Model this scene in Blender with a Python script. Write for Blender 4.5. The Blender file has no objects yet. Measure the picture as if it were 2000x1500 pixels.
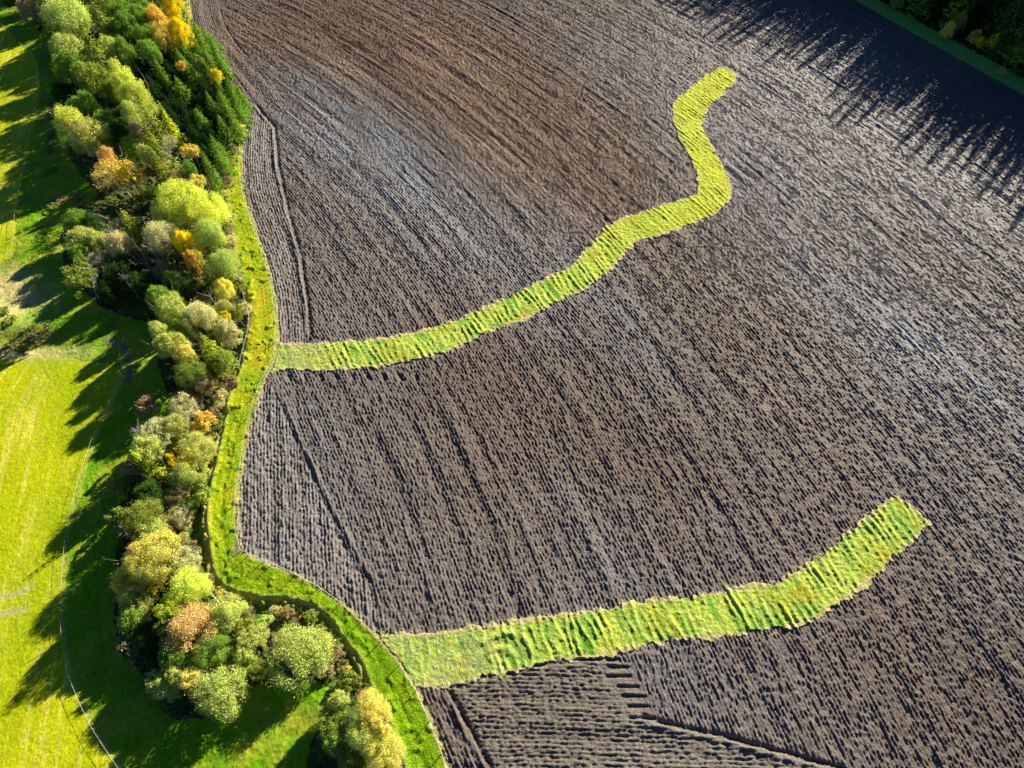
import bpy, math, random
import numpy as np
from mathutils import Vector, Matrix

# ------------------------------------------------------------------ camera, sky, sun, exposure
H = 100.0                       # drone height in metres
F = 1250.0                      # focal length in photo pixels (2000 px wide)
TH = math.radians(34.0)         # tilt away from straight down
scene = bpy.context.scene
C = scene.collection
cam_d = bpy.data.cameras.new('camera'); cam = bpy.data.objects.new('camera', cam_d); C.objects.link(cam)
cam.location = (0, 0, H); cam.rotation_euler = (TH, 0, 0)
cam_d.sensor_width = 36.0; cam_d.lens = 36.0 * F / 2000.0
cam_d.clip_start = 0.5; cam_d.clip_end = 20000
scene.camera = cam

SUN_EL = math.radians(23.0); SHADOW_AZ = math.radians(228.0)
sun_az = SHADOW_AZ - math.pi                      # direction (math angle) towards the sun
sd = Vector((math.cos(sun_az) * math.cos(SUN_EL), math.sin(sun_az) * math.cos(SUN_EL), math.sin(SUN_EL)))
world = bpy.data.worlds.new('World'); scene.world = world; world.use_nodes = True
wn = world.node_tree.nodes; wl = world.node_tree.links
sky = wn.new('ShaderNodeTexSky'); sky.sky_type = 'NISHITA'; sky.sun_disc = False
sky.sun_elevation = SUN_EL; sky.sun_rotation = math.pi / 2 - sun_az
sky.ozone_density = 8.0; sky.air_density = 0.6; sky.dust_density = 0.0
wn['Background'].inputs['Strength'].default_value = 0.05
wl.new(sky.outputs[0], wn['Background'].inputs['Color'])
sl = bpy.data.lights.new('sun', 'SUN'); sl.energy = 5.0; sl.angle = math.radians(0.5); sl.color = (1.0, 0.90, 0.74)
so = bpy.data.objects.new('sun', sl); C.objects.link(so)
so.rotation_euler = sd.to_track_quat('Z', 'Y').to_euler()
scene.view_settings.view_transform = 'Standard'; scene.view_settings.look = 'None'
scene.view_settings.gamma = 1.0; scene.view_settings.exposure = 1.2
scene.cycles.max_bounces = 5; scene.cycles.transparent_max_bounces = 4

# ------------------------------------------------------------------ helpers
def G(u, v, z=0.0):
    """ground point (at height z) seen at photo position u, v"""
    x = (u - 1000) / F; y = -(v - 750) / F
    dx = x; dy = y * math.cos(TH) + math.sin(TH); dz = y * math.sin(TH) - math.cos(TH)
    t = (z - H) / dz
    return (dx * t, dy * t)
def mpp(u, v):
    """metres per photo pixel there"""
    y = -(v - 750) / F
    return H / (math.cos(TH) - y * math.sin(TH)) / F
def P(pts): return np.array([G(*p) for p in pts])

def tag(o, label=None, cat=None, group=None, kind=None):
    if label: o['label'] = label
    if cat: o['category'] = cat
    if group: o['group'] = group
    if kind: o['kind'] = kind
    return o

def _hash(ix, iy, seed):
    h = (ix.astype(np.int64) * 374761393 + iy.astype(np.int64) * 668265263 + seed * 982451653) & 0xffffffff
    h = ((h ^ (h >> 13)) * 1274126177) & 0xffffffff
    return ((h ^ (h >> 16)) & 0xffff).astype(np.float32) / 65535.0
def vn(x, y, seed=0):
    """value noise -1..1"""
    ix = np.floor(x); iy = np.floor(y); fx = (x - ix).astype(np.float32); fy = (y - iy).astype(np.float32)
    fx = fx * fx * (3 - 2 * fx); fy = fy * fy * (3 - 2 * fy)
    a = _hash(ix, iy, seed); b = _hash(ix + 1, iy, seed); c = _hash(ix, iy + 1, seed); d = _hash(ix + 1, iy + 1, seed)
    return ((a + (b - a) * fx) * (1 - fy) + (c + (d - c) * fx) * fy) * 2 - 1
def fbm(x, y, seed=0, o=3):
    s = 0; a = 1; t = 0
    for k in range(o):
        s = s + a * vn(x * 2 ** k + 17.3 * k, y * 2 ** k - 9.1 * k, seed + k); t += a; a *= .5
    return s / t
def inside(X, Y, poly):
    r = np.zeros(X.shape, bool); n = len(poly)
    x0, y0 = poly.min(0); x1, y1 = poly.max(0)
    m = (X >= x0) & (X <= x1) & (Y >= y0) & (Y <= y1)
    x = X[m]; y = Y[m]; q = np.zeros(x.shape, bool)
    for i in range(n):
        ax, ay = poly[i]; bx, by = poly[(i + 1) % n]
        if ay == by: continue
        q ^= ((ay > y) != (by > y)) & (x < (bx - ax) * (y - ay) / (by - ay) + ax)
    r[m] = q
    return r
def pdist(X, Y, line, reach=8.0, closed=False):
    """(signed side, distance, position along) to a polyline; distance capped at reach"""
    D = np.full(X.shape, reach, np.float32); S = np.zeros(X.shape, np.float32); A = np.zeros(X.shape, np.float32)
    n = len(line); acc = 0
    for i in range(n if closed else n - 1):
        a = line[i]; b = line[(i + 1) % n]; L = np.hypot(*(b - a))
        m = np.nonzero((X > min(a[0], b[0]) - reach) & (X < max(a[0], b[0]) + reach) & (Y > min(a[1], b[1]) - reach) & (Y < max(a[1], b[1]) + reach))
        px = X[m] - a[0]; py = Y[m] - a[1]; d = (b - a) / L
        t = np.clip(px * d[0] + py * d[1], 0, L)
        qx = px - t * d[0]; qy = py - t * d[1]; dist = np.hypot(qx, qy)
        side = np.sign(d[0] * py - d[1] * px)
        old = D[m]; w = dist < old
        D[m] = np.where(w, dist, old); S[m] = np.where(w, side, S[m]); A[m] = np.where(w, acc + t, A[m])
        acc += L
    return S, D, A
def smooth_line(pts, n=6):
    """Catmull-Rom through photo points"""
    p = [np.array(q, float) for q in pts]; p = [2 * p[0] - p[1]] + p + [2 * p[-1] - p[-2]]; out = []
    for i in range(1, len(p) - 2):
        for k in range(n):
            t = k / n
            out.append(.5 * ((2 * p[i]) + (p[i + 1] - p[i - 1]) * t + (2 * p[i - 1] - 5 * p[i] + 4 * p[i + 1] - p[i + 2]) * t * t + (3 * p[i] - p[i - 1] - 3 * p[i + 1] + p[i + 2]) * t ** 3))
    out.append(p[-2]); return [tuple(q) for q in out]

# ------------------------------------------------------------------ outlines, as photo positions
FIELD_EDGE = smooth_line([(330, -330), (352, -150), (370, 0), (378, 50), (400, 95), (445, 150), (478, 195), (483, 215), (478, 260), (474, 320), (480, 380), (500, 445),
              (520, 505), (535, 560), (543, 610), (545, 665), (538, 710), (520, 740), (500, 800), (485, 860), (473, 930), (466, 1000),
              (470, 1060), (482, 1080), (520, 1097), (575, 1120), (640, 1155), (700, 1205), (745, 1250), (780, 1290), (815, 1345), (845, 1410), (880, 1510), (920, 1640)], 4)
TRACK_LEFT = smooth_line([(316, -330), (340, -150), (362, 0), (370, 52), (392, 98), (436, 155), (468, 200), (474, 222), (468, 260), (455, 300), (449, 350), (450, 420), (456, 480),
              (470, 540), (480, 590), (484, 625), (474, 665), (468, 712), (455, 745), (440, 790), (430, 850), (418, 905), (405, 960), (400, 1010),
              (405, 1070), (412, 1120), (440, 1150), (500, 1168), (560, 1172), (610, 1186), (645, 1215), (672, 1255), (700, 1290), (715, 1330), (732, 1370), (760, 1420), (790, 1510), (830, 1640)], 4)
BELT_LEFT = smooth_line([(-90, -330), (-20, -120), (40, -20), (75, 60), (110, 160), (118, 260), (150, 330), (190, 385), (130, 420), (128, 520), (200, 600), (300, 640),
              (310, 720), (330, 800), (262, 860), (240, 950), (232, 1040), (225, 1130), (230, 1250), (290, 1330), (330, 1400), (420, 1395), (480, 1345),
              (560, 1325), (640, 1345), (650, 1380), (610, 1440), (600, 1520), (600, 1640)], 4)
STRIP_UP = [(515, 672), (600, 670), (690, 666), (770, 658), (850, 638), (930, 608), (1000, 575), (1060, 548), (1120, 515), (1150, 480), (1180, 445), (1220, 425), (1270, 408),
            (1330, 390), (1362, 380), (1362, 345), (1348, 310), (1330, 280), (1316, 240), (1312, 210), (1325, 190), (1350, 170), (1375, 150), (1398, 133), (1420, 132), (1442, 150),
            (1425, 172), (1400, 195), (1380, 215), (1372, 245), (1385, 275), (1405, 310), (1422, 345), (1428, 375), (1420, 400), (1390, 422), (1340, 442), (1290, 460), (1245, 472),
            (1215, 500), (1190, 530), (1150, 560), (1090, 592), (1020, 625), (950, 650), (880, 685), (800, 708), (720, 718), (640, 723), (515, 724)]
STRIP_LO = [(740, 1240), (850, 1235), (950, 1222), (1050, 1207), (1150, 1192), (1250, 1175), (1350, 1163), (1450, 1148), (1520, 1135), (1570, 1105), (1610, 1075), (1660, 1035),
            (1700, 1005), (1745, 966), (1775, 985), (1815, 1018), (1790, 1050), (1750, 1090), (1700, 1135), (1650, 1170), (1600, 1205), (1540, 1228), (1460, 1240), (1380, 1243),
            (1290, 1256), (1235, 1268), (1180, 1283), (1100, 1290), (1020, 1310), (930, 1328), (880, 1340), (795, 1346), (765, 1310)]
VERGE_A = [(1540, -75), (1655, -8), (1760, 52), (1860, 108), (2010, 192), (2160, 275), (2400, 410)]     # field side of the far green verge
VERGE_B = [(1580, -88), (1690, -16), (1800, 45), (1900, 100), (2010, 158), (2160, 238), (2400, 365)]    # forest side
HEADLAND_UP = [(478, 195), (500, 205), (535, 245), (541, 320), (560, 410), (585, 500), (600, 590), (606, 668), (540, 672), (530, 540), (500, 450), (474, 330)]
HEADLAND_MID = [(520, 735), (545, 780), (575, 850), (605, 925), (640, 1000), (685, 1080), (725, 1150), (770, 1235), (745, 1260), (640, 1165), (480, 1090), (450, 1000), (480, 850)]
HEADLAND_LOW = [(815, 1345), (872, 1338), (905, 1400), (960, 1500), (1010, 1620), (900, 1620), (845, 1410)]
CROSS = [(872, 1342), (930, 1328), (1020, 1308), (1100, 1290), (1205, 1284), (1228, 1310), (1262, 1370), (1285, 1410), (1420, 1440), (1650, 1500), (2000, 1590), (2000, 1700), (1020, 1700), (960, 1500), (905, 1400)]
MEADOW_FENCE = smooth_line([(-60, -30), (0, 45), (35, 85), (68, 112), (78, 160), (72, 220), (58, 290), (45, 350), (33, 430), (28, 495), (-5, 515), (-60, 540)], 4)
MEADOW_FENCE2 = [(234, 672), (240, 712), (244, 735), (212, 805), (188, 850), (160, 935), (142, 1000), (132, 1060), (126, 1150), (124, 1210), (128, 1260), (142, 1330), (150, 1352), (190, 1430), (238, 1502), (290, 1580)]
g_edge, g_track, g_belt = P(FIELD_EDGE), P(TRACK_LEFT), P(BELT_LEFT)
g_sup, g_slo = P(STRIP_UP), P(STRIP_LO)
g_va, g_vb = P(VERGE_A), P(VERGE_B)

# ------------------------------------------------------------------ height field over everything the camera sees
STEP = 0.155
def frame_x(y, m):  # half-width of the picture on the ground at y, with margin
    return 0.8 * (H * math.cos(TH) + np.maximum(y, 0) * math.sin(TH)) * (1 + m) + 3
X0, X1, Y0, Y1 = -205.0, 205.0, -4.0, 252.0
gx = np.arange(X0, X1, STEP); gy = np.arange(Y0, Y1, STEP)
NX, NY = len(gx), len(gy)
XX, YY = np.meshgrid(gx.astype(np.float32), gy.astype(np.float32))
keep = np.abs(XX) < frame_x(YY, 0.10)
ii = np.nonzero(keep.ravel())[0]
x = XX.ravel()[ii].astype(np.float64); y = YY.ravel()[ii].astype(np.float64)
del XX, YY

jx = x + 0.36 * fbm(x / .8, y / .8, 3, 3); jy = y + 0.36 * fbm(x / .8, y / .8, 8, 3)
CX, CY = -325.0, -95.0                                # the rows swing gently round this far centre
ac = np.hypot(x - CX, y - CY); al = -380 * np.arctan2(y - CY, x - CX)
step_ = 0.5 * vn(ac / 1.5, 0 * ac, 5) + .35 * vn(ac / .6, 0 * ac, 6)   # strips end in teeth along the rows
kx = jx + step_ * (y - CY) / ac; ky = jy - step_ * (x - CX) / ac
left_of_field = np.vstack([g_edge, [[-2000, g_edge[-1][1] - 200], [-2000, g_edge[0][1] + 200]]])
left_of_track = np.vstack([g_track, [[-2000, g_track[-1][1] - 200], [-2000, g_track[0][1] + 200]]])
left_of_belt = np.vstack([g_belt, [[-2000, g_belt[-1][1] - 200], [-2000, g_belt[0][1] + 200]]])
MEADOW, FIELD, SUP, SLO, TRACK, BELT, VERGE, FOREST = range(8)
zone = np.full(x.shape, FIELD, np.int8)
zone[inside(jx, jy, left_of_field)] = TRACK
zone[inside(jx, jy, left_of_track)] = BELT
zone[inside(jx, jy, left_of_belt)] = MEADOW
s1 = inside(kx, ky, g_sup) & (zone == FIELD); zone[s1] = SUP
s2 = inside(kx, ky, g_slo) & (zone == FIELD); zone[s2] = SLO
far1 = np.vstack([g_va, [[2000, g_va[-1][1]], [2000, 3000], [g_va[0][0] - 1200, 3000]]])
far2 = np.vstack([g_vb, [[2000, g_vb[-1][1]], [2000, 3000], [g_vb[0][0] - 1200, 3000]]])
zone[inside(jx, jy, far1) & (zone == FIELD)] = VERGE
zone[inside(jx, jy, far2) & (zone == VERGE)] = FOREST

# furrow coordinates: across the rows / along the rows, in metres
def rows_straight(u, v, du, dv):
    a = np.array(G(u, v)); b = np.array(G(u + du, v + dv)); d = (b - a) / np.hypot(*(b - a))
    return (x - a[0]) * d[1] - (y - a[1]) * d[0], (x - a[0]) * d[0] + (y - a[1]) * d[1]
field = (zone == FIELD) | (zone == SUP) | (zone == SLO)
se, de, ae = pdist(x, y, g_edge, 30.0)
hu = inside(x, y, P(HEADLAND_UP)) & field; hm = inside(x, y, P(HEADLAND_MID)) & field; hl = inside(x, y, P(HEADLAND_LOW)) & field; cr = inside(x, y, P(CROSS)) & field
hm |= inside(x, y, P([(505, 760), (545, 780), (480, 1090), (440, 1000)])) & field
for m in (hu,):
    ac[m] = de[m]; al[m] = ae[m]
a_, l_ = rows_straight(560, 980, 2, 100); ac[hm] = a_[hm]; al[hm] = l_[hm]
a_, l_ = rows_straight(880, 1430, 42, 100); ac[hl] = a_[hl]; al[hl] = l_[hl]
a_, l_ = rows_straight(1050, 1400, 100, 3); ac[cr] = a_[cr]; al[cr] = l_[cr]
top_head = field & (y > G(478, 195)[1]) & (de < 9.0)
ac[top_head] = de[top_head]; al[top_head] = ae[top_head]

z = 0.12 * fbm(x / 26, y / 26, 21, 2)
# --- ploughed soil
FUR = 0.57
wob = 0.16 * fbm(ac / 3.0, al / 2.2, 31, 2) + 0.35 * vn(ac / 14, al / 16, 33)
ph = (ac + wob) / FUR
saw = ph - np.floor(ph)
prof = np.where(saw < .62, saw / .62, (1 - saw) / .38)                       # asymmetric turned slice
amp = 0.175 * (0.80 + 0.45 * fbm(ac / .8, al / 2.2, 41, 2)) * np.clip(1.0 - (y - 120) / 420, .6, 1)
calm = np.clip((y - 60) / 110, 0, 1)
slant = al + 1.1 * ac
clod = (0.20 - .07 * calm) * fbm(ac / .25, slant / .58, 51, 2) + 0.08 * vn(x / .35, y / .35, 53)
land = 0.22 * fbm(ac / 2.4, al / 34, 61, 2) + 0.13 * fbm(ac / 1.3, al / 12, 63, 2) + (.05 + .07 * calm) * vn(ac / .8, al / 22, 65)
zf = prof * amp * 1.45 + clod * 0.95 + land * 0.85 - 0.10
coarse = np.where(hm | hu | hl, 1.15, 1.0)
zf = zf * coarse
comb = inside(x, y, P([(1165, 1292), (1235, 1290), (1290, 1405), (1225, 1405)])); zf = np.where(comb, zf * .45 - .05, zf)
def carve(pts, w, depth, bank=0.0, side=1, ends=1.0):
    line = P(pts); S, D, A = pdist(x, y, line, 4.0)
    L = sum(np.hypot(*(line[i + 1] - line[i])) for i in range(len(line) - 1))
    e = np.clip(np.minimum(A, L - A) / ends, 0, 1)
    n = 1 + .35 * vn(A / 1.3, D * 0, 71)
    return e * n * (-depth * np.exp(-(D / w) ** 2) + bank * np.exp(-((S * side * D - w * 1.9) / (w * .9)) ** 2))
zf += carve([(500, 205), (537, 248), (544, 320), (563, 410), (588, 500), (602, 590), (608, 660)], .38, .34, .24, -1)
zf += carve([(874, 1342), (905, 1400), (960, 1500), (1010, 1600)], .36, .40, .25, -1)
zf += carve([(1245, 1395), (1290, 1410), (1420, 1438), (1560, 1478), (1660, 1503)], .34, .42, .22, -1)
zf += carve([(548, 785), (575, 850), (602, 905), (640, 990), (690, 1080), (730, 1150)], .32, .14, .16, 1)
for a, b in (((1106, 1289), (1213, 1288)), ((1196, 1303), (1235, 1304)), ((1193, 1322), (1238, 1321)), ((1213, 1341), (1252, 1342)), ((1224, 1360), (1266, 1361)), ((1235, 1380), (1273, 1381)), ((1238, 1402), (1283, 1403)),
             ((1000, 1308), (1090, 1294)), ((936, 1322), (1022, 1312)), ((868, 1333), (930, 1331))):
    zf += carve([(a[0] - 12, a[1] - 1), b], .20, .36, .18, 1, .7)
for a in range(9):     # deeper furrow ends where the plough was dropped along the strips
    u = 560 + 31 * a
    zf += carve([(u, 728), (u + 9, 745)], .32, .30, .05, 1, .5)
# --- strips of grass: old rows under the sward
grs = fbm(x / .35, y / .35, 81, 2)
rd = 1.2
pr = (ac + 0.75 * fbm(ac / 2.2, al / 6, 83, 2)) / rd; sr = pr - np.floor(pr)
ridge = np.where(sr < .5, sr / .5, (1 - sr) / .5) ** 1.4
ramp = (0.20 - .07 * np.clip((x - 5) / 40, 0, 1) * (zone == SUP)) * np.clip(.55 + 1.0 * fbm(ac / 2.3, al / 4, 85, 2), 0.05, 1.3)
g_end = np.array(G(540, 700)); near_gate = np.clip((np.hypot(x - g_end[0], y - g_end[1]) - 5) / 8, 0.12, 1)
g_end2 = np.array(G(800, 1290)); near_gate = np.minimum(near_gate, np.clip((np.hypot(x - g_end2[0], y - g_end2[1]) - 7) / 12, 0.2, 1))
zs = ridge * ramp * near_gate * 1.25 + 0.12 * grs + 0.10 + .07 * fbm(x / .9, y / .9, 87, 2)
loop = carve([(930, 1262), (985, 1236), (1015, 1240), (1035, 1262), (1045, 1290)], .45, -.22) + carve([(945, 1282), (965, 1268), (990, 1268), (1005, 1285)], .4, -.2)
zs = zs + loop
# --- rough grass
tuft = np.clip(fbm(x / 1.25, y / 1.25, 91, 3) - .10, 0, 1)
zt = 0.06 * fbm(x / .5, y / .5, 93, 2) + tuft * 0.6 + .03 * grs
ST, DT, AT = pdist(x, y, g_track, 9.0)
zt -= 0.12 * np.exp(-((DT - 2.6) / .5) ** 2) * (y < 60)                     # wheel rut
zm = 0.035 * fbm(x / .5, y / .5, 95, 2) + 0.02 * grs
rough = fbm(x / 2.0, y / 2.0, 97, 3)
SF, DF, AF = pdist(x, y, P(MEADOW_FENCE2), 30.0)
cut_meadow = (zone == MEADOW) & (inside(x, y, np.vstack([P(MEADOW_FENCE2)[2:], [[-2000, 0]], [[-2000, P([(0, 690)])[0][1]]], P([(0, 690), (120, 698), (220, 712)])]))
             | inside(x, y, np.vstack([P(MEADOW_FENCE), [[-2000, 150], [-2000, 400]]])))
zm = np.where(cut_meadow, zm, zm + 0.16 * np.clip(rough, -.3, 1) + .05 * grs)
# low bank and hollow at the left border
bank_c = np.array(G(0, 640)); bx, by = (x - bank_c[0]), (y - bank_c[1])
zm += 1.5 * np.exp(-((bx + 4) / 7.5) ** 2 - ((by - 1) / 3.4) ** 2)
hol = np.array(G(50, 668)); zm -= 0.8 * np.exp(-((x - hol[0]) / 5.5) ** 2 - ((y - hol[1]) / 2.0) ** 2)
# --- woodland floor and ditch
DITCH1 = [(455, 560), (466, 600), (463, 650), (455, 700), (440, 745)]
DITCH2 = [(425, 810), (405, 860), (392, 910), (378, 960), (372, 1010), (375, 1060), (388, 1110), (415, 1150), (460, 1178), (520, 1190), (580, 1200), (622, 1222), (650, 1260), (668, 1300), (690, 1335), (715, 1375)]
zb = 0.25 * fbm(x / 1.6, y / 1.6, 99, 3) + .1 * grs + .45 * fbm(x / .7, y / .7, 98, 3)
Sd, Dd, Ad = pdist(x, y, P(smooth_line(DITCH1, 3)), 7.0); zd = -1.5 * np.exp(-(Dd / 1.5) ** 2)
Sd, Dd2, Ad = pdist(x, y, P(smooth_line(DITCH2, 3)), 7.0); zd = (zd - 1.35 * np.exp(-(Dd2 / 1.9) ** 2)) * (1 + .35 * fbm(x / 1.3, y / 1.3, 101, 3))
lip = .35 * np.exp(-((DT - .5) / .5) ** 2) * (y < 75)
zz = np.choose(zone, [zm, zf, zs, zs, zt, zb, zt * .4, zb])
z = z + zz + np.where((zone == BELT) | (zone == MEADOW) | (zone == TRACK), zd, 0) + np.where((zone == TRACK) | (zone == BELT), lip, 0)

# ------------------------------------------------------------------ colours of the ground; the pale soil has sky reflection painted in
col = np.zeros((len(x), 4), np.float32); col[:, 3] = 1
def mixc(c, m, w):
    w = np.clip(w, 0, 1)[:, None]; return c * (1 - w) + np.array(m, np.float32) * w
def blob(u, v, ru, rv, ang=0.0):
    c = G(u, v); s = mpp(u, v); dx = x - c[0]; dy = y - c[1]; a = math.radians(ang)
    p = dx * math.cos(a) + dy * math.sin(a); q = -dx * math.sin(a) + dy * math.cos(a)
    return np.exp(-(p / (ru * s)) ** 2 - (q / (rv * s)) ** 2)
nb = fbm(x / 9, y / 9, 111, 3); ns = fbm(ac / 1.6, al / 14, 113, 2); nf = fbm(x / .7, y / .7, 115, 2); nL = fbm(x / 30, y / 30, 117, 2)
soil = np.tile(np.array([0.160, 0.141, 0.127], np.float32), (len(x), 1))
soil = mixc(soil, (.118, .092, .070), .4 + 1.0 * nL)
warm = 1.3 * blob(1100, 265, 330, 190, -57) + 1.2 * blob(860, 170, 330, 200, -57) + .8 * blob(600, 90, 220, 150, -57) + .5 * blob(800, 30, 500, 200)
warm += .45 * blob(850, 560, 260, 90, -57) + .6 * blob(1010, 820, 260, 150, -60) + .5 * blob(1550, 780, 300, 160, -65) + .45 * blob(1750, 1300, 320, 220, -60) + .3 * blob(1300, 1000, 250, 130, -65)
soil = mixc(soil, (.130, .075, .040), warm * (.8 + .35 * ns))
gold = 1.0 * blob(1000, 325, 260, 46, -57) + .8 * blob(880, 115, 190, 60, -57) + .6 * blob(660, 130, 200, 60, -57) + .5 * blob(470, 90, 90, 90, -57)
soil = mixc(soil, (.40, .27, .15), gold * (.30 + .9 * ns))
pale = 1.1 * blob(790, 340, 330, 110, -57) + .7 * blob(620, 220, 200, 90, -57) + .7 * blob(1410, 300, 150, 90, -60) + .75 * blob(1680, 580, 300, 90, -62) + .7 * blob(560, 960, 110, 200)
pale += .6 * blob(1180, 560, 300, 70, -60) + .8 * blob(1880, 720, 200, 110, -66) + .4 * blob(1150, 1080, 260, 90, -66) + .35 * blob(1750, 250, 300, 160, -50)
soil = mixc(soil, (.205, .22, .225), pale * (.6 + .7 * ns))  # moist soil, with bluish sky reflection put into its colour
soil = mixc(soil, (.27, .25, .235), .5 * (hm | hu))
soil = mixc(soil, (.10, .075, .06), .35 * np.clip(fbm(ac / 2.2, al / 18, 119, 2) * 1.6, 0, 1))
soil *= (1 + .14 * nf + .10 * nb)[:, None]
col[:, :3] = soil
# lower cross-ploughed corner is a little browner
m = cr; col[m, :3] = mixc(col[m, :3], (.19, .165, .125), .55 * np.ones(m.sum()))
# strips
_, D1, _ = pdist(x, y, g_sup, 4.0, True); _, D2, _ = pdist(x, y, g_slo, 4.0, True)
edge_d = np.minimum(D1, D2) + .35 * fbm(x / .6, y / .6, 121, 2)
sg = np.tile(np.array([.42, .54, .06], np.float32), (len(x), 1))
nst = fbm(ac / 1.3, al / 5, 123, 2)
sg = mixc(sg, (.17, .36, .03), .5 + 1.2 * nst)
sg = mixc(sg, (.58, .60, .20), .9 * (ridge - .45) * 1.4 + .25 * nf)
yel = np.clip((x - 5) / 45, 0, 1) * (zone == SUP) * .85
sg = mixc(sg, (.60, .60, .015), yel * (.65 + .4 * nst))
sg = mixc(sg, (.40, .38, .03), .8 * np.clip(fbm(x / 3.5, y / 3.5, 125, 2) * 1.6 - .15, 0, 1))
sg = mixc(sg, (.38, .42, .15), (1 - near_gate) * (.55 + .9 * fbm(x / 1.1, y / 1.1, 129, 3)))
sg = mixc(sg, (.52, .43, .22), np.clip(1.15 - edge_d / .62, 0, 1) * .9)
m = (zone == SUP) | (zone == SLO); col[m, :3] = sg[m]
# loose straw spilled over the ploughed edge
spill = np.clip(1.0 - edge_d / .75, 0, 1) * (fbm(x / .5, y / .5, 127, 2) > .1) * (zone == FIELD); col[:, :3] = mixc(col[:, :3], (.46, .38, .22), .7 * spill)
# track
tg = np.tile(np.array([.24, .38, .006], np.float32), (len(x), 1))
tg = mixc(tg, (.13, .30, .006), tuft * 2.0)
tg = mixc(tg, (.40, .44, .01), .5 + 1.0 * fbm(x / 3, y / 3, 131, 2))
tg = mixc(tg, (.50, .42, .02), .85 * blob(508, 590, 14, 50) + .8 * blob(505, 690, 22, 34) + .3 * nf)
tg = mixc(tg, (.14, .30, .004), np.clip((38 - y) / 14, 0, .75))
tg = mixc(tg, (.38, .36, .13), np.clip(1.1 - DT / .9, 0, 1) * .85 * (y < 110))
tg = mixc(tg, (.47, .40, .17), np.clip(1.25 - de / .55, 0, 1) * .9)
tg = mixc(tg, (.20, .17, .12), 1.2 * blob(463, 1068, 7, 16))
m = zone == TRACK; col[m, :3] = tg[m]
straw_edge = np.clip(1 - de / .45, 0, 1) * (zone == FIELD); col[:, :3] = mixc(col[:, :3], (.42, .36, .2), straw_edge * .8)
# meadow
mg = np.tile(np.array([.43, .48, .003], np.float32), (len(x), 1))
a_, l_ = rows_straight(60, 1050, -18, 100)
l2 = a_ + 3.5 * (np.clip((y - 60) / 14, 0, 2)) ** 2
st = fbm(l2 / .55, l_ / 12, 141, 2); st2 = vn(l2 / 2.6, l_ / 40, 143)
mg = mixc(mg, (.66, .60, .08), .15 + 1.3 * st + .6 * st2)
mg = mixc(mg, (.52, .47, .20), 1.6 * np.clip(fbm(x / 1.2, y / 2.2, 145, 3) - .38, 0, 1) * np.clip(st * 3, 0, 1.5))
mg = mixc(mg, (.30, .40, .003), .45 + .8 * fbm(x / 8, y / 8, 147, 2))
lush = np.tile(np.array([.13, .32, .003], np.float32), (len(x), 1))
lush = mixc(lush, (.30, .36, .02), .40 + 1.1 * fbm(x / 2.6, y / 2.6, 149, 3))
lush = mixc(lush, (.16, .11, .04), .9 * np.clip(fbm(x / 4, y / 4, 151, 3) - .12, 0, .6))
mc = np.where(cut_meadow[:, None], mg, lush)
dry = 1.2 * blob(20, 590, 70, 60) + 1.1 * blob(60, 690, 110, 16) + .9 * blob(10, 545, 40, 30)
mc = mixc(mc, (.50, .44, .17), dry * (.8 + .6 * rough))
mc = mixc(mc, (.20, .14, .06), 1.0 * blob(55, 665, 70, 20) * (.5 + .9 * rough) + .9 * blob(130, 395, 50, 14) * (.6 + rough))
trk = np.minimum(pdist(x, y, P([(-20, 1166), (30, 1162), (60, 1145)]), 4)[1], pdist(x, y, P([(-20, 1206), (20, 1196), (50, 1190)]), 4)[1])
mc = mixc(mc, (.46, .40, .22), .7 * np.exp(-(trk / .45) ** 2))
trk2 = pdist(x, y, P(smooth_line([(205, 665), (240, 675), (252, 700), (255, 740)], 4)), 4)[1]
mc = mixc(mc, (.17, .15, .12), .95 * np.exp(-(trk2 / .5) ** 2))
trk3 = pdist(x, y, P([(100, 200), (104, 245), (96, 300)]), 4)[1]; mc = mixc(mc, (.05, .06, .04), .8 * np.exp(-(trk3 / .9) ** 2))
mc = mixc(mc, (.42, .38, .12), .35 * np.exp(-(DF / .3) ** 2))
m = zone == MEADOW; col[m, :3] = mc[m]
# woodland floor
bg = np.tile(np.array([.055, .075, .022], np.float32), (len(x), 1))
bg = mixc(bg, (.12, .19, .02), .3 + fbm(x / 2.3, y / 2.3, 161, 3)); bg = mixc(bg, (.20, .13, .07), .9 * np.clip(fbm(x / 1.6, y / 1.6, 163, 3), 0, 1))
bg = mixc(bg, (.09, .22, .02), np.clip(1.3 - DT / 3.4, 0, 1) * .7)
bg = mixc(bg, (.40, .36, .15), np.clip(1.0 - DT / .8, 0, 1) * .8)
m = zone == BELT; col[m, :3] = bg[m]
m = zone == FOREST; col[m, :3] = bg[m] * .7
m = zone == VERGE; col[m, :3] = mixc(np.tile(np.array([.17, .52, .10], np.float32), (m.sum(), 1)), (.20, .46, .08), .4 + nf[m])
m = (zone != FIELD); col[m, :3] *= (1 + .20 * grs[m] + .10 * nf[m])[:, None]
col = np.clip(col, .002, .9)

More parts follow.
